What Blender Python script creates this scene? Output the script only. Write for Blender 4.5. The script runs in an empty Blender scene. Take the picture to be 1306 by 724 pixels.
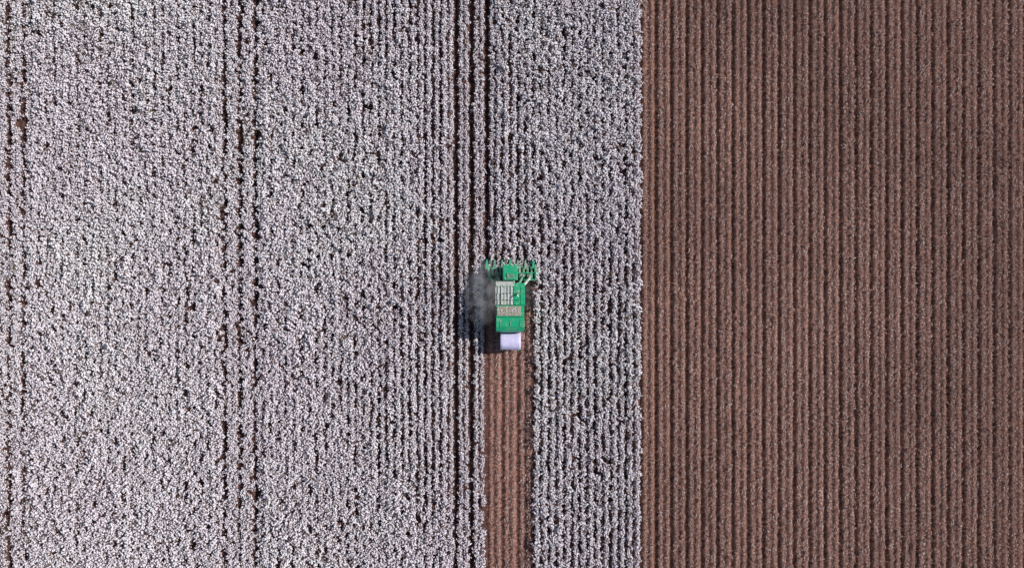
import bpy, bmesh, math, random
from mathutils import Vector, Matrix, noise
random.seed(7)
R = random.random
def U(a,b): return a+(b-a)*R()
G = random.gauss
scene = bpy.context.scene
PITCH=0.985; X0=-3.2
ROWEDGE=X0+20*PITCH      # boundary cotton / picked

# ---------------------------------------------------------------- materials
def new_mat(name):
    m=bpy.data.materials.new(name); m.use_nodes=True
    nt=m.node_tree; b=nt.nodes['Principled BSDF']
    return m,nt,b
def ramp(nt,stops):
    r=nt.nodes.new('ShaderNodeValToRGB')
    e=r.color_ramp.elements
    while len(e)<len(stops): e.new(0.5)
    for i,(p,c) in enumerate(stops):
        e[i].position=p; e[i].color=(c[0],c[1],c[2],1)
    return r
def nz(nt,vec,scale,detail=3,rough=0.6):
    n=nt.nodes.new('ShaderNodeTexNoise'); n.inputs['Scale'].default_value=scale
    n.inputs['Detail'].default_value=detail; n.inputs['Roughness'].default_value=rough
    if vec is not None: nt.links.new(vec,n.inputs['Vector'])
    return n
def mixc(nt,fac,a,b,mode='MIX'):
    m=nt.nodes.new('ShaderNodeMix'); m.data_type='RGBA'; m.blend_type=mode
    for s,v in ((m.inputs[0],fac),(m.inputs[6],a),(m.inputs[7],b)):
        if hasattr(v,'is_output'): nt.links.new(v,s)
        elif isinstance(v,(int,float)): s.default_value=v
        else: s.default_value=(v[0],v[1],v[2],1)
    return m.outputs[2]
def world_mat(name,small,stops,big=None,rough=0.9):
    """colour = fine world-space noise ramp x optional broad tint ramp"""
    m,nt,b=new_mat(name)
    g=nt.nodes.new('ShaderNodeNewGeometry')
    n=nz(nt,g.outputs['Position'],small)
    r=ramp(nt,stops); nt.links.new(n.outputs['Fac'],r.inputs['Fac'])
    out=r.outputs['Color']
    if big:
        n2=nz(nt,g.outputs['Position'],big[0],2)
        r2=ramp(nt,big[1]); nt.links.new(n2.outputs['Fac'],r2.inputs['Fac'])
        out=mixc(nt,1.0,out,r2.outputs['Color'],'MULTIPLY')
    nt.links.new(out,b.inputs['Base Color'])
    b.inputs['Roughness'].default_value=rough
    b.inputs['Specular IOR Level'].default_value=0.15
    return m
tint=(0.045,[(0.30,(0.95,0.89,0.94)),(0.5,(0.98,0.95,0.98)),(0.68,(1,1,1))])
M_lint=world_mat('cotton_lint',5.0,[(0.3,(0.54,0.49,0.51)),(0.5,(0.80,0.78,0.79)),(0.65,(0.90,0.89,0.90))],tint)
M_bur=world_mat('dry_bur_leaf',7.0,[(0.3,(0.08,0.044,0.046)),(0.5,(0.21,0.14,0.135)),(0.7,(0.35,0.26,0.235))],tint)
M_green=world_mat('old_leaf',6.0,[(0.3,(0.06,0.065,0.03)),(0.55,(0.16,0.14,0.065)),(0.7,(0.32,0.24,0.12))])
M_stem=world_mat('cotton_stem',4.0,[(0.3,(0.07,0.04,0.036)),(0.6,(0.16,0.09,0.07))])
big2=(0.035,[(0.3,(0.70,0.68,0.68)),(0.55,(0.93,0.91,0.90)),(0.7,(1,1,1))])
M_trash=world_mat('stalk_trash',8.0,[(0.3,(0.15,0.066,0.052)),(0.48,(0.41,0.222,0.178)),(0.7,(0.68,0.50,0.43))],big2)
M_resid=world_mat('lint_residue',6.0,[(0.3,(0.52,0.44,0.40)),(0.65,(0.86,0.80,0.76))],big2)

# ---------------------------------------------------------------- ground
def build_ground():
    xs=[-3000,-400]; tr=[0,0]; zz=[0,0]
    n=6
    k0,k1=-125,125
    for k in range(k0,k1):
        for j in range(n):
            x=X0+(k+j/n)*PITCH
            ph=j/n
            z=-0.07*math.cos(2*math.pi*ph)     # furrow low at ph=0
            wheel = (k%2==0) if j<3 else ((k+1)%2==0)
            d=min(ph,1-ph)
            t=max(0,1-d/0.34) if wheel else 0
            if wheel: z-=0.05*t
            xs.append(x); tr.append(t); zz.append(z)
    xs+=[400,3000]; tr+=[0,0]; zz+=[0,0]
    ys=[-3000,-300,-100,-0.5,0.0,100,300,3000]
    V=[];A=[];H=[];D=[]
    for y in ys:
        for i,x in enumerate(xs):
            V.append((x,y,zz[i])); fresh = (X0-.1<x<X0+6*PITCH+.1) and y<-.2
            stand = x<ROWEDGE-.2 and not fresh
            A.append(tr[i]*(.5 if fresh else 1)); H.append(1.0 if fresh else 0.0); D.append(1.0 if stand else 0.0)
    nx=len(xs)
    F=[(r*nx+i,r*nx+i+1,(r+1)*nx+i+1,(r+1)*nx+i) for r in range(len(ys)-1) for i in range(nx-1)]
    me=bpy.data.meshes.new('ground'); me.from_pydata(V,[],F)
    for nm,dat in (('track',A),('fresh',H),('shade_damp',D)):
        a=me.attributes.new(nm,'FLOAT','POINT'); a.data.foreach_set('value',dat)
    for p in me.polygons: p.use_smooth=True
    ob=bpy.data.objects.new('ground',me); scene.collection.objects.link(ob)
    m,nt,b=new_mat('red_soil')
    g=nt.nodes.new('ShaderNodeNewGeometry'); pos=g.outputs['Position']
    n1=nz(nt,pos,3.5,5,0.75); n2=nz(nt,pos,0.04,3)
    r=ramp(nt,[(0.32,(0.12,0.052,0.039)),(0.5,(0.28,0.135,0.10)),(0.68,(0.50,0.32,0.25))])
    nt.links.new(n1.outputs['Fac'],r.inputs['Fac'])
    r2=ramp(nt,[(0.3,(0.68,0.68,0.68)),(0.7,(1,1,1))]); nt.links.new(n2.outputs['Fac'],r2.inputs['Fac'])
    c=mixc(nt,1.0,r.outputs['Color'],r2.outputs['Color'],'MULTIPLY')
    fa=nt.nodes.new('ShaderNodeAttribute'); fa.attribute_name='fresh'
    c=mixc(nt,fa.outputs['Fac'],c,mixc(nt,1.0,r.outputs['Color'],(1.05,1.03,1.05),'MULTIPLY'))
    da=nt.nodes.new('ShaderNodeAttribute'); da.attribute_name='shade_damp'
    c=mixc(nt,da.outputs['Fac'],c,mixc(nt,1.0,c,(0.50,0.50,0.56),'MULTIPLY'))  # soil under standing cotton: canopy shade painted into the colour, along with moisture
    at=nt.nodes.new('ShaderNodeAttribute'); at.attribute_name='track'
    c=mixc(nt,at.outputs['Fac'],c,mixc(nt,1.0,c,(0.34,0.30,0.30),'MULTIPLY'))
    nt.links.new(c,b.inputs['Base Color']); b.inputs['Roughness'].default_value=0.95
    b.inputs['Specular IOR Level'].default_value=0.1
    bp=nt.nodes.new('ShaderNodeBump'); bp.inputs['Strength'].default_value=0.8; bp.inputs['Distance'].default_value=0.08
    nt.links.new(n1.outputs['Fac'],bp.inputs['Height']); nt.links.new(bp.outputs['Normal'],b.inputs['Normal'])
    me.materials.append(m)
build_ground()

# ---------------------------------------------------------------- plant clumps
bm=bmesh.new(); bmesh.ops.create_icosphere(bm,subdivisions=2,radius=1.0)
bm.verts.index_update()
ICO_V=[v.co.copy() for v in bm.verts]; ICO_F=[tuple(v.index for v in f.verts) for f in bm.faces]; bm.free()
bm=bmesh.new(); bmesh.ops.create_icosphere(bm,subdivisions=1,radius=1.0)
bm.verts.index_update()
IC1_V=[v.co.copy() for v in bm.verts]; IC1_F=[tuple(v.index for v in f.verts) for f in bm.faces]; bm.free()

class MB:
    def __init__(s): s.V=[];s.F=[];s.M=[]
    def tuft(s,c,r,mat,hi=True):
        VV,FF=(ICO_V,ICO_F) if hi else (IC1_V,IC1_F)
        o=len(s.V); seed=Vector((U(0,90),U(0,90),U(0,90)))
        sx,sy,sz=U(.8,1.3),U(.8,1.3),U(.6,1.0)
        for v in VV:
            k=r*(1+0.6*noise.noise(v*1.9+seed))
            s.V.append((c[0]+v.x*k*sx,c[1]+v.y*k*sy,c[2]+v.z*k*sz))
        for f in FF: s.F.append(tuple(o+i for i in f)); s.M.append(mat)
    def leaf(s,c,r,mat):
        o=len(s.V)
        n=Vector((G(0,.5),G(0,.5),1)).normalized(); t=n.orthogonal().normalized()
        t.rotate(Matrix.Rotation(U(0,6.28),3,n)); b=n.cross(t); C=Vector(c)
        for a,q in ((0,1),(1.3,.7),(2.3,.8),(3.14,.9),(4.0,.75),(5.1,.7)):
            s.V.append(tuple(C+(t*math.cos(a)+b*math.sin(a)*0.8)*r*q*U(.8,1.15)+n*U(-.2,.2)*r))
        s.F.append(tuple(range(o,o+6))); s.M.append(mat)
    def stick(s,a,b,r,mat):
        a=Vector(a);b=Vector(b);d=(b-a)
        if d.length<1e-4: return
        d.normalize(); t=d.orthogonal().normalized(); u=d.cross(t); o=len(s.V)
        for p,rr in ((a,r),(b,r*.5)):
            for k in range(3):
                an=k*2.094; s.V.append(tuple(p+(t*math.cos(an)+u*math.sin(an))*rr))
        for k in range(3):
            k2=(k+1)%3; s.F.append((o+k,o+k2,o+3+k2,o+3+k)); s.M.append(mat)
    def obj(s,name,mats,coll):
        me=bpy.data.meshes.new(name); me.from_pydata(s.V,[],s.F)
        me.polygons.foreach_set('material_index',s.M)
        for m in mats: me.materials.append(m)
        ob=bpy.data.objects.new(name,me); coll.objects.link(ob); return ob

def cotton_variant(i,coll,lint,leaves,green):
    b=MB()
    for p in range(2):
        px,py=G(0,.07),(-.13 if p==0 else .13)+G(0,.06)
        H=U(.64,1.02); b.stick((px,py,0),(px+G(0,.04),py+G(0,.04),H),.018,1)
        nb=11
        for k in range(nb):
            z=H*(0.3+0.7*k/nb); L=U(.12,.50)*(1.15-.5*k/nb); a=k*2.4+U(-.5,.5)
            ex,ey,ez=px+math.cos(a)*L,py+math.sin(a)*L,z+U(.02,.15)
            b.stick((px,py,z-.08),(ex,ey,ez),.010,1)
            if R()<lint:
                for q in range(random.choice((1,2,3,3))):
                    t=U(.45,1.1)
                    b.tuft((px+(ex-px)*t+G(0,.05),py+(ey-py)*t+G(0,.05),ez+G(0,.05)),U(.035,.08),0)
            for q in range(leaves):
                t=U(.3,1.1)
                b.leaf((px+(ex-px)*t+G(0,.07),py+(ey-py)*t+G(0,.07),z+G(0.02,.07)),U(.035,.085),3 if R()<green else 2)
    b.obj('cotton_plant_%02d'%i,[M_lint,M_stem,M_bur,M_green],coll)
cot=bpy.data.collections.new('cotton_plants')
for i in range(20): cotton_variant(i,cot,U(.72,.97),3,0.05)
for i in range(20,26): cotton_variant(i,cot,0.52,4,0.15)
for i in range(26,29): cotton_variant(i,cot,0.35,6,0.5)

def stalk_variant(i,coll):
    b=MB()
    for p in range(3):
        px,py=G(0,.05),-.16+.16*p+G(0,.03)
        H=U(.35,.6); b.stick((px,py,0),(px+G(0,.05),py+G(0,.05),H),.02,1)
        for k in range(5):
            z=H*U(.3,.95);L=U(.08,.26);a=U(0,6.28)
            e=(px+math.cos(a)*L,py+math.sin(a)*L,z+U(.03,.12)); b.stick((px,py,z),e,.009,1)
            for q in range(3):
                b.leaf((e[0]+G(0,.04),e[1]+G(0,.05),e[2]+G(0,.03)),U(.035,.075),2)
            if R()<.30: b.tuft(e,U(.03,.068),0,False)
    for q in range(22):
        b.leaf((G(0,.17),U(-.3,.3),U(.05,.1)),U(.03,.06),2)
    for q in range(2):
        b.tuft((G(0,.2),U(-.3,.3),.09),U(.025,.05),0,False)
    b.obj('picked_stalk_%02d'%i,[M_resid,M_stem,M_trash],coll)
stk=bpy.data.collections.new('picked_stalks')
for i in range(14): stalk_variant(i,stk)
for i in range(14,18):      # litter lying in the untrafficked furrows
    b=MB()
    for q in range(24): b.leaf((G(0,.13),U(-.35,.35),U(.0,.07)),U(.03,.07),2)
    for q in range(3): b.tuft((G(0,.12),U(-.3,.3),.02),U(.025,.055),0,False)
    for q in range(5):
        x,y=G(0,.12),U(-.3,.3); a=U(0,3.14); b.stick((x,y,.02),(x+math.cos(a)*.2,y+math.sin(a)*.2,U(.02,.1)),.01,1)
    b.obj('picked_stalk_%02d'%i,[M_resid,M_stem,M_trash],stk)

def instancer(name,pts,coll):
    me=bpy.data.meshes.new(name); me.from_pydata([p[0] for p in pts],[],[])
    a=me.attributes.new('idx','INT','POINT'); a.data.foreach_set('value',[p[1] for p in pts])
    a=me.attributes.new('rot','FLOAT_VECTOR','POINT'); a.data.foreach_set('vector',[c for p in pts for c in (0,0,p[2])])
    a=me.attributes.new('scl','FLOAT_VECTOR','POINT'); a.data.foreach_set('vector',[c for p in pts for c in p[3]])
    ob=bpy.data.objects.new(name,me); scene.collection.objects.link(ob)
    ng=bpy.data.node_groups.new(name+'_scatter','GeometryNodeTree')
    ng.interface.new_socket('Geometry',in_out='INPUT',socket_type='NodeSocketGeometry')
    ng.interface.new_socket('Geometry',in_out='OUTPUT',socket_type='NodeSocketGeometry')
    N=ng.nodes; L=ng.links
    gi=N.new('NodeGroupInput'); go=N.new('NodeGroupOutput')
    ci=N.new('GeometryNodeCollectionInfo'); ci.inputs['Collection'].default_value=coll
    ci.inputs['Separate Children'].default_value=True
    ci.inputs['Reset Children'].default_value=True
    ip=N.new('GeometryNodeInstanceOnPoints'); ip.inputs['Pick Instance'].default_value=True
    def na(nm,t):
        n=N.new('GeometryNodeInputNamedAttribute'); n.data_type=t; n.inputs['Name'].default_value=nm
        return [o for o in n.outputs if o.enabled and o.name=='Attribute'][0]
    L.new(gi.outputs[0],ip.inputs['Points']); L.new(ci.outputs[0],ip.inputs['Instance'])
    L.new(na('idx','INT'),ip.inputs['Instance Index'])
    L.new(na('rot','FLOAT_VECTOR'),ip.inputs['Rotation'])
    L.new(na('scl','FLOAT_VECTOR'),ip.inputs['Scale'])
    L.new(ip.outputs[0],go.inputs[0])
    md=ob.modifiers.new('scatter','NODES'); md.node_group=ng
    return ob

def nn(x,y,s,o=0): return noise.noise(Vector((x*s+o,y*s-o,o*1.7)))
TR={0,-2,-4,-30,-32,-34,-60,-62,-64,-90,-92,-94}
cp=[];sp=[]
XL,XR,YB=-90,90,56
k=int((XL-X0)/PITCH)
while X0+k*PITCH<XR:
    xc=X0+(k+.5)*PITCH
    left_tr = k in TR; right_tr=(k+1) in TR
    # how open the furrows are (rows readable) varies over the paddock
    rowvis=0.16
    if -22<=k<6: rowvis=0.34
    if -9<=k<0: rowvis=0.66
    if 0<=k<20: rowvis=0.64
    rowb=G(0,.07); rowc=G(0,.03)
    y=-YB+R()
    while y<YB:
        harv = k>=20 or (0<=k<6 and y<-1.2)
        if not harv:
            if 0<=k<6 and y<2.2: # already under the header
                y+=.45; continue
            rv=min(1,max(0,rowvis+0.6*nn(xc,y,.05,11)))
            x=xc+G(0,.16*(1-rv)+.045)+.08*nn(k*3.1,y,.12,3)
            s=U(.80,1.14)*(1.13-.14*rv)*(1+rowc)*(1+.10*nn(x,y,.5,17))
            if left_tr: x+=.14; s*=.84
            if right_tr: x-=.14; s*=.84
            if k in(-1,6): s*=.95
            q=.35*nn(x,y,.10,5)+.5*nn(x*1.6,y*.5,.6,9)+G(0,.18)
            if x<-60 or (-59<x<-54 and y<-8): q+=.18
            if q>.68: idx=random.randrange(26,29)
            elif q>.38: idx=random.randrange(20,26)
            else: idx=random.randrange(0,20)
            if R()>.02+(0.05 if q>.3 else 0):
                if rv>.55: sx,rz=s*(1.0-.13*rv),random.choice((0,math.pi))+G(0,.6)
                else: sx,rz=s*1.05,U(0,6.28)
                cp.append(((x,y,0),idx,rz,(sx,s*1.05,s*U(.85,1.1))))
            y+=U(.34,.54)
        else:
            x=xc+G(0,.03)+.05*nn(k*3.1,y,.15,3)+(0.07 if k%2==0 else -0.07)
            s=U(.85,1.2)*(1+rowb)
            if 0<=k<6: s*=.92
            sp.append(((x,y,0),random.randrange(14),random.choice((0,math.pi))+G(0,.25),(s,s,s*U(.75,1.1))))
            if k%2==0 and R()<.85:
                sp.append(((x+.43+G(0,.04),y+U(-.2,.2),-.06),random.randrange(14,18),U(-.4,.4),(s,s,s)))
            y+=U(.40,.58)
    k+=1
instancer('cotton_field',cp,cot)
instancer('picked_cotton_rows',sp,stk)

# ---------------------------------------------------------------- cotton picker
ORG=Vector((-0.22,-2.0,0))
picker=bpy.data.objects.new('cotton_picker',None); picker.location=ORG; picker.empty_display_size=2
scene.collection.objects.link(picker)
def paint(name,col,dust,amt,rough=.4,sc=1.6,spots=None):
    m,nt,b=new_mat(name)
    tc=nt.nodes.new('ShaderNodeTexCoord')
    n=nz(nt,tc.outputs['Object'],sc,6,.7); n3=nz(nt,tc.outputs['Object'],9,3,.6)
    g=nt.nodes.new('ShaderNodeNewGeometry'); sx=nt.nodes.new('ShaderNodeSeparateXYZ'); nt.links.new(g.outputs['Normal'],sx.inputs[0])
    r=ramp(nt,[(max(0,.62-amt),(0,0,0)),(min(1,.92-amt),(1,1,1))]); nt.links.new(n.outputs['Fac'],r.inputs['Fac'])
    up=nt.nodes.new('ShaderNodeMath'); up.operation='MULTIPLY_ADD'; up.use_clamp=True
    nt.links.new(sx.outputs['Z'],up.inputs[0]); up.inputs[1].default_value=.7; up.inputs[2].default_value=.3
    f=nt.nodes.new('ShaderNodeMath'); f.operation='MULTIPLY'; nt.links.new(r.outputs['Color'],f.inputs[0]); nt.links.new(up.outputs[0],f.inputs[1])
    base=mixc(nt,n3.outputs['Fac'],[c*.85 for c in col],[min(1,c*1.15) for c in col])
    c=mixc(nt,f.outputs[0],base,dust)
    nt.links.new(c,b.inputs['Base Color'])
    rr=nt.nodes.new('ShaderNodeMath'); rr.operation='MULTIPLY_ADD'; rr.use_clamp=True
    nt.links.new(f.outputs[0],rr.inputs[0]); rr.inputs[1].default_value=.5; rr.inputs[2].default_value=rough
    nt.links.new(rr.outputs[0],b.inputs['Roughness'])
    return m
DUST=(.42,.36,.32)
P_green=paint('green_paint',(.012,.36,.17),DUST,.09,.38)
P_dgreen=paint('dusty_green_paint',(.015,.21,.095),(.48,.45,.40),.22,.5,3)
P_grey=paint('dusty_grey_panel',(.34,.39,.35),(.60,.59,.55),.2,.6,3)
P_tan=paint('lint_covered_mesh',(.25,.23,.16),(.52,.48,.38),.22,.9,5)
P_black=paint('black_steel',(.02,.02,.022),(.2,.16,.13),.1,.5)
P_tyre=paint('tyre_rubber',(.02,.02,.02),(.22,.13,.09),.25,.85,4)
P_yel=paint('yellow_rim',(.65,.42,.02),DUST,.15,.5)
P_wrap=paint('bale_wrap',(.62,.57,.82),(.74,.70,.86),.2,.35,2.5)
P_white=paint('white_part',(.7,.7,.68),DUST,.15,.5)
mg,nt,bg=new_mat('cab_glass'); bg.inputs['Base Color'].default_value=(.02,.03,.035,1); bg.inputs['Roughness'].default_value=.06
n=nz(nt,None,3); r=ramp(nt,[(.4,(.015,.02,.025)),(.7,(.05,.055,.05))]); nt.links.new(n.outputs['Fac'],r.inputs['Fac']); nt.links.new(r.outputs['Color'],bg.inputs['Base Color'])

def finish(bm,name,mat,parent=picker,org=ORG,bev=0,smooth=False):
    if bev:
        bmesh.ops.bevel(bm,geom=[e for e in bm.edges if e.is_manifold and e.calc_face_angle(0)>.5],offset=bev,segments=2,affect='EDGES',clamp_overlap=True)
    bmesh.ops.recalc_face_normals(bm,faces=bm.faces)
    me=bpy.data.meshes.new(name); bmesh.ops.translate(bm,vec=-org,verts=bm.verts); bm.to_mesh(me); bm.free()
    if smooth:
        for p in me.polygons: p.use_smooth=True
    me.materials.append(mat)
    ob=bpy.data.objects.new(name,me); scene.collection.objects.link(ob)
    if parent: ob.parent=parent
    else: ob.location=org
    return ob
def hexa(bm,b,t):
    """b,t = 4 pts each (ccw)"""
    vb=[bm.verts.new(p) for p in b]; vt=[bm.verts.new(p) for p in t]
    bm.faces.new(vb[::-1]); bm.faces.new(vt)
    for i in range(4):
        j=(i+1)%4; bm.faces.new((vb[i],vb[j],vt[j],vt[i]))
def box(bm,x0,x1,y0,y1,z0,z1,ix=0,iy=0):
    hexa(bm,[(x0,y0,z0),(x1,y0,z0),(x1,y1,z0),(x0,y1,z0)],
            [(x0+ix,y0+iy,z1),(x1-ix,y0+iy,z1),(x1-ix,y1-iy,z1),(x0+ix,y1-iy,z1)])
def prism(bm,prof,x0,x1):
    """profile in (y,z) extruded along x"""
    a=[bm.verts.new((x0,y,z)) for y,z in prof]; b=[bm.verts.new((x1,y,z)) for y,z in prof]
    bm.faces.new(a); bm.faces.new(b[::-1]); n=len(prof)
    for i in range(n):
        j=(i+1)%n; bm.faces.new((a[i],b[i],b[j],a[j]))
def tube(bm,pts,r,seg=8):
    rings=[]
    P=[Vector(p) for p in pts]
    for i,p in enumerate(P):
        d=((P[min(i+1,len(P)-1)]-P[max(i-1,0)])).normalized()
        t=d.cross(Vector((0.13,.21,.97))).normalized(); u=d.cross(t)
        rr=r[i] if isinstance(r,(list,tuple)) else r
        rings.append([bm.verts.new(p+(t*math.cos(a*2*math.pi/seg)+u*math.sin(a*2*math.pi/seg))*rr) for a in range(seg)])
    for a,b in zip(rings,rings[1:]):
        for i in range(seg):
            j=(i+1)%seg; bm.faces.new((a[i],a[j],b[j],b[i]))
    bm.faces.new(rings[0][::-1]); bm.faces.new(rings[-1])
CX=-0.22
# row units + dividers
for i in range(6):
    xc=X0+(i+.5)*PITCH
    bm=bmesh.new()
    for sgn in(-1,1):   # drum housings each side of the row
        a,b_=sorted((xc+sgn*.10,xc+sgn*.38))
        prism(bm,[(.75,.45),(2.25,.35),(2.3,.95),(1.9,1.35),(.95,1.55),(.75,1.4)],a,b_)
    box(bm,xc-.34,xc+.34,.72,1.25,1.45,1.72,.05,.05)
    finish(bm,'row_unit_%d'%(i+1),P_dgreen if i%3 else P_green,bev=.04)
    bm=bmesh.new()
    box(bm,xc-.09,xc+.09,1.3,2.2,.9,1.1)
    finish(bm,'row_throat_%d'%(i+1),P_black)
for i in range(7):
    xc=X0+i*PITCH
    bm=bmesh.new()
    hexa(bm,[(xc-.22,1.9,.2),(xc+.22,1.9,.2),(xc+.09,3.15,.12),(xc-.09,3.15,.12)],
            [(xc-.20,1.9,1.3),(xc+.20,1.9,1.3),(xc+.07,3.08,1.0),(xc-.07,3.08,1.0)])
    finish(bm,'row_divider_%d'%(i+1),P_dgreen if i%3 else P_green,bev=.03)
bm=bmesh.new(); box(bm,-3.15,3.05,.45,.72,.8,1.15); box(bm,-3.1,3.0,1.32,1.45,1.6,1.72)
finish(bm,'header_beam',P_green,bev=.03)
bm=bmesh.new()
for x in(-3.0,2.95):
    tube(bm,[(x,.6,1.2),(x,1.6,1.9),(x,2.3,1.7)],.05)
box(bm,2.8,3.12,.9,2.1,.6,1.6,.04,.1)
finish(bm,'header_end_guard',P_green,bev=.02)
# air ducts from units to accumulator
for i in range(6):
    xc=X0+(i+.5)*PITCH; xt=CX+(i-2.5)*.60
    bm=bmesh.new()
    tube(bm,[(xc,1.0,1.5),(xc*.97,.65,2.1),((xc+xt)/2,.2,2.9),(xt,-.25,3.4),(xt,-.6,3.55)],[.16,.18,.19,.19,.18],10)
    finish(bm,'air_duct_%d'%(i+1),P_dgreen if i!=5 else P_grey,smooth=True)
# cab
bm=bmesh.new(); box(bm,CX-.82,CX+.82,.55,2.2,2.0,3.85,.03,.06); finish(bm,'cab_windows',mg,bev=.06)
bm=bmesh.new()
for sx in(-.84,.84):
    for y in(.56,2.16): tube(bm,[(CX+sx,y,2.0),(CX+sx*.97,y*.99,3.88)],.045)
box(bm,CX-.88,CX+.88,.5,2.25,1.75,2.05)
finish(bm,'cab_frame',P_black)
bm=bmesh.new(); box(bm,CX-.93,CX+.93,.42,2.38,3.85,4.12,.10,.10); finish(bm,'cab_roof',P_green,bev=.07)
bm=bmesh.new(); box(bm,CX-.45,CX+.45,.65,1.3,4.12,4.22,.04,.04); finish(bm,'roof_air_intake',P_dgreen,bev=.02)
bm=bmesh.new()
for x in(-.7,-.3,.3,.7): box(bm,CX+x-.09,CX+x+.09,2.33,2.42,3.92,4.06)
tube(bm,[(CX+.7,1.0,4.1),(CX+.72,1.0,4.7)],.02); tube(bm,[(CX-.6,.7,4.1),(CX-.6,.7,4.35)],.07)
for s in(-1,1):
    tube(bm,[(CX+s*.9,2.0,3.7),(CX+s*1.45,2.2,3.6)],.025); box(bm,CX+s*1.45-.12,CX+s*1.45+.12,2.17,2.22,3.1,3.65)
finish(bm,'cab_lights_and_mirrors',P_white)
# chassis
bm=bmesh.new(); box(bm,CX-1.1,CX+1.1,-5.8,.6,1.0,2.0); box(bm,CX-1.9,CX+1.9,-1.2,-.7,.8,1.3); finish(bm,'chassis',P_black,bev=.03)
bm=bmesh.new(); box(bm,CX-1.80,CX+1.80,-2.6,.1,1.9,3.7); finish(bm,'engine_body',P_green,bev=.05)
# dusty top panels, leaving dark slots
pn=0
for (x0,x1,mat,z) in((-1.85,-1.15,P_grey,3.95),(-1.10,-.42,P_grey,4.0),(-.37,.38,P_grey,4.0),(.44,1.2,P_green,3.9),(1.25,1.82,P_green,3.82)):
    for (y0,y1) in((-1.15,-.35),(-1.97,-1.20),(-2.58,-2.02)):
        pn+=1
        bm=bmesh.new(); box(bm,CX+x0,CX+x1,y0,y1,3.68,z+U(-.05,.05),.03,.03)
        finish(bm,'deck_panel_%d'%pn,mat,bev=.02)
bm=bmesh.new()
box(bm,CX-1.8,CX+.5,-.3,.35,3.6,3.9,.05,.05)
finish(bm,'front_deck',P_grey,bev=.03)
bm=bmesh.new()
for x in(-1.5,-1.1,-.7,-.3,.1): box(bm,CX+x,CX+x+.06,-2.5,-.2,4.02,4.1)
tube(bm,[(CX+.9,-1.3,3.8),(CX+.9,-1.3,4.55),(CX+.9,-1.55,4.7)],.09)
finish(bm,'deck_ribs_and_exhaust',P_white)
# accumulator
bm=bmesh.new(); box(bm,CX-1.75,CX+1.72,-4.0,-2.62,1.9,4.45); finish(bm,'accumulator_walls',P_green,bev=.03)
bm=bmesh.new(); box(bm,CX-1.62,CX+1.30,-3.92,-2.70,4.44,4.56,.04,.04)
for i in range(8): box(bm,CX-1.56+i*.36,CX-1.52+i*.36,-3.86,-2.76,4.563,4.60)
finish(bm,'accumulator_mesh_roof',P_tan)
# module builder hood
bm=bmesh.new()
prism(bm,[(-4.03,1.7),(-4.03,4.3),(-4.3,4.5),(-5.2,4.45),(-5.75,4.1),(-5.95,3.4),(-5.95,2.6),(-5.7,1.3)],CX-1.7,CX+1.7)
finish(bm,'module_builder_hood',P_green,bev=.06)
bm=bmesh.new()
for x in(-1.2,0,1.2): box(bm,CX+x-.03,CX+x+.03,-5.15,-4.35,4.46,4.53)
box(bm,CX-1.76,CX-1.702,-5.6,-4.2,2.0,4.0); box(bm,CX+1.702,CX+1.76,-5.6,-4.2,2.0,4.0)
finish(bm,'builder_ribs',P_dgreen,bev=.01)
# bale handler
bm=bmesh.new()
for s in(-1,1):
    tube(bm,[(CX+s*1.0,-5.6,1.2),(CX+s*1.0,-6.6,.62),(CX+s*1.0,-8.1,.62),(CX+s*1.0,-8.5,.95)],.09)
for y in(-6.6,-7.2,-7.9): tube(bm,[(CX-1.05,y,.62),(CX+1.05,y,.62)],.07)
finish(bm,'bale_handler',P_green,smooth=True)
# side platform and ladder
bm=bmesh.new()
box(bm,CX+1.82,CX+2.45,-2.9,.3,2.0,2.06)
for y in [-3.2+.32*i for i in range(12)]:
    tube(bm,[(CX+1.85,y,3.0 if y<.3 else 2.4),(CX+2.85,y,2.9 if y<.3 else 2.4)],.028,6)
for x in(1.9,2.35,2.82): tube(bm,[(CX+x,-3.3,3.02),(CX+x,.45,3.02)],.03,6)
for y in(-3.2,-2,-.8,.35):
    tube(bm,[(CX+2.42,y,2.06),(CX+2.42,y,3.0)],.025,6)
for i in range(6): box(bm,CX+2.45,CX+2.75,-1.2,-.6,.5+.26*i,.54+.26*i)
finish(bm,'side_platform_and_ladder',P_black)
# wheels
def wheel(name,x,y,r,w):
    bm=bmesh.new()
    prof=[(.55,-.5),(.9,-.5),(.98,-.38),(1,-.1),(1,.1),(.98,.38),(.9,.5),(.55,.5)]
    S=40; rings=[]
    for a in range(S):
        c,s=math.cos(a*2*math.pi/S),math.sin(a*2*math.pi/S)
        rings.append([bm.verts.new((x+q*w,y+c*r*p,r+s*r*p)) for p,q in prof])
    for a in range(S):
        A,B=rings[a],rings[(a+1)%S]
        for i in range(len(prof)):
            j=(i+1)%len(prof); bm.faces.new((A[i],A[j],B[j],B[i]))
    for a in range(22):   # lugs
        an=a*2*math.pi/22
        for s in(-1,1):
            m=Matrix.Translation((x+s*w*.24,y,r))@Matrix.Rotation(an+s*.07,4,'X')@Matrix.Translation((0,0,r*1.0))@Matrix.Rotation(s*.5,4,'Z')@Matrix.Diagonal((w*.46,.07,.09,1))
            bmesh.ops.create_cube(bm,size=1,matrix=m)
    finish(bm,name,P_tyre)
    bm=bmesh.new(); bmesh.ops.create_cone(bm,cap_ends=True,segments=24,radius1=r*.56,radius2=r*.56,depth=w*.7,matrix=Matrix.Translation((x,y,r))@Matrix.Rotation(math.pi/2,4,'Y'))
    finish(bm,name+'_rim',P_yel,bev=.03)
for n_,x in enumerate((-1.85,-1.15,1.15,1.85)): wheel('front_wheel_%d'%(n_+1),CX+x,-.95,.92,.52)
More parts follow.
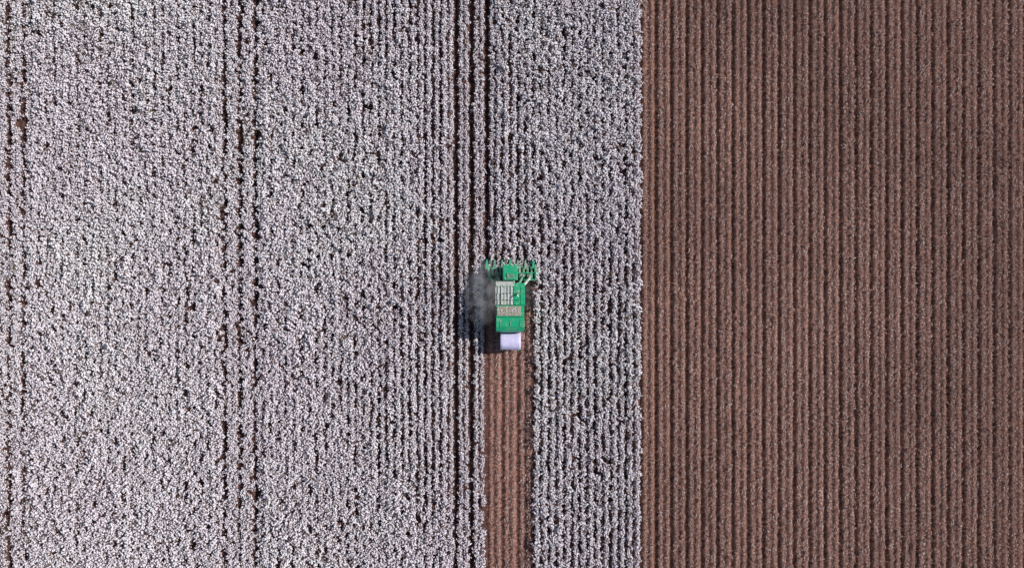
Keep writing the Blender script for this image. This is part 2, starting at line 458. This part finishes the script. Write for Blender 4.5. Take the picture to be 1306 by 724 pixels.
for n_,x in enumerate((-1.45,1.45)): wheel('rear_wheel_%d'%(n_+1),CX+x,-4.9,.72,.5)
# loose lint and trash caught on the machine's upper surfaces
mb=MB()
for q in range(240):
    a=R()
    if a<.4: x,y,z=U(-1.6,1.25),U(-3.85,-2.75),4.59
    elif a<.65: x,y,z=U(-1.7,1.2),U(-2.5,.3),4.0
    else: x,y,z=U(-2.8,2.8),U(.75,1.3),1.75
    if a>=.65 and abs(x)<1: continue
    mb.tuft((CX+x-ORG.x,y-ORG.y,z),U(.02,.06),0,False)
lo_=mb.obj('loose_lint',[M_lint],scene.collection); lo_.parent=picker

# ---- round bale
bo=Vector((-.20,-7.12,1.85))
bm=bmesh.new(); S=48; RR=1.16; W=1.27
prof=[(0,-W),(.5,-W-.03),(.9,-W),(.97,-W+.03),(1,-W+.12)]+[(1,-W+.12+(2*W-.24)*i/10) for i in range(1,11)]+[(.97,W-.03),(.9,W),(.5,W+.03),(0,W)]
rings=[]
for a in range(S):
    c,s=math.cos(a*2*math.pi/S),math.sin(a*2*math.pi/S); ring=[]
    for p,q in prof[1:-1]:
        k=RR*p*(1+.02*noise.noise(Vector((q*2.2,c*3,s*3)))+(.006*math.sin(q*14) if p==1 else 0))
        ring.append(bm.verts.new(bo+Vector((q,c*k,s*k))))
    rings.append(ring)
e0=bm.verts.new(bo+Vector((-W-.03,0,0))); e1=bm.verts.new(bo+Vector((W+.03,0,0)))
for a in range(S):
    A,B=rings[a],rings[(a+1)%S]
    for i in range(len(A)-1): bm.faces.new((A[i],A[i+1],B[i+1],B[i]))
    bm.faces.new((e0,A[0],B[0])); bm.faces.new((e1,B[-1],A[-1]))
finish(bm,'round_cotton_bale',P_wrap,parent=None,org=bo,smooth=True)

# ---- dust / lint blown off the left side
m=bpy.data.materials.new('dust'); m.use_nodes=True; nt=m.node_tree; nt.nodes.clear()
out=nt.nodes.new('ShaderNodeOutputMaterial'); pv=nt.nodes.new('ShaderNodeVolumePrincipled')
pv.inputs['Color'].default_value=(.94,.92,.94,1); pv.inputs['Anisotropy'].default_value=-.1
tc=nt.nodes.new('ShaderNodeTexCoord')
ln=nt.nodes.new('ShaderNodeVectorMath'); ln.operation='LENGTH'; nt.links.new(tc.outputs['Object'],ln.inputs[0])
mr=nt.nodes.new('ShaderNodeMapRange'); mr.inputs[1].default_value=1.0; mr.inputs[2].default_value=.0; mr.inputs[3].default_value=0; mr.inputs[4].default_value=1
nt.links.new(ln.outputs['Value'],mr.inputs[0])
g=nt.nodes.new('ShaderNodeNewGeometry')
n=nz(nt,g.outputs['Position'],.75,4,.65)
r=ramp(nt,[(.42,(0,0,0)),(.66,(1,1,1))]); nt.links.new(n.outputs['Fac'],r.inputs['Fac'])
a=nt.nodes.new('ShaderNodeMath'); a.operation='MULTIPLY'; nt.links.new(mr.outputs[0],a.inputs[0]); nt.links.new(r.outputs['Color'],a.inputs[1])
a2=nt.nodes.new('ShaderNodeMath'); a2.operation='MULTIPLY'; nt.links.new(a.outputs[0],a2.inputs[0]); a2.inputs[1].default_value=.5
nt.links.new(a2.outputs[0],pv.inputs['Density']); nt.links.new(pv.outputs[0],out.inputs['Volume'])
bm=bmesh.new(); bmesh.ops.create_icosphere(bm,subdivisions=3,radius=1)
me=bpy.data.meshes.new('dust_cloud'); bm.to_mesh(me); bm.free(); me.materials.append(m)
dc=bpy.data.objects.new('dust_cloud',me); scene.collection.objects.link(dc)
dc.location=(-3.6,-1.0,4.6); dc.scale=(2.5,4.6,2.0)

# ---------------------------------------------------------------- light
sd=Vector((4.6,1.15,3.35)).normalized()
el=math.asin(sd.z); az=math.atan2(sd.x,sd.y)
w=bpy.data.worlds.new('World'); scene.world=w; w.use_nodes=True
nt=w.node_tree; sky=nt.nodes.new('ShaderNodeTexSky'); sky.sky_type='NISHITA'; sky.sun_disc=False
sky.sun_elevation=el; sky.sun_rotation=az
bgn=nt.nodes['Background']; bgn.inputs['Strength'].default_value=.08; nt.links.new(sky.outputs[0],bgn.inputs['Color'])
L=bpy.data.lights.new('sun','SUN'); L.energy=4.9; L.angle=math.radians(.5); L.color=(1,.96,.93)
lo=bpy.data.objects.new('sun',L); scene.collection.objects.link(lo); lo.location=sd*60
lo.rotation_euler=sd.to_track_quat('Z','Y').to_euler()
scene.view_settings.view_transform='Standard'; scene.view_settings.look='None'; scene.view_settings.exposure=0
c=bpy.data.cameras.new('camera'); c.sensor_width=36; c.lens=18*88/65.3; c.clip_end=6000; c.clip_start=.5
co=bpy.data.objects.new('camera',c); scene.collection.objects.link(co); co.location=(0,0,88.6)
scene.camera=co
print('cotton',len(cp),'stalk',len(sp))
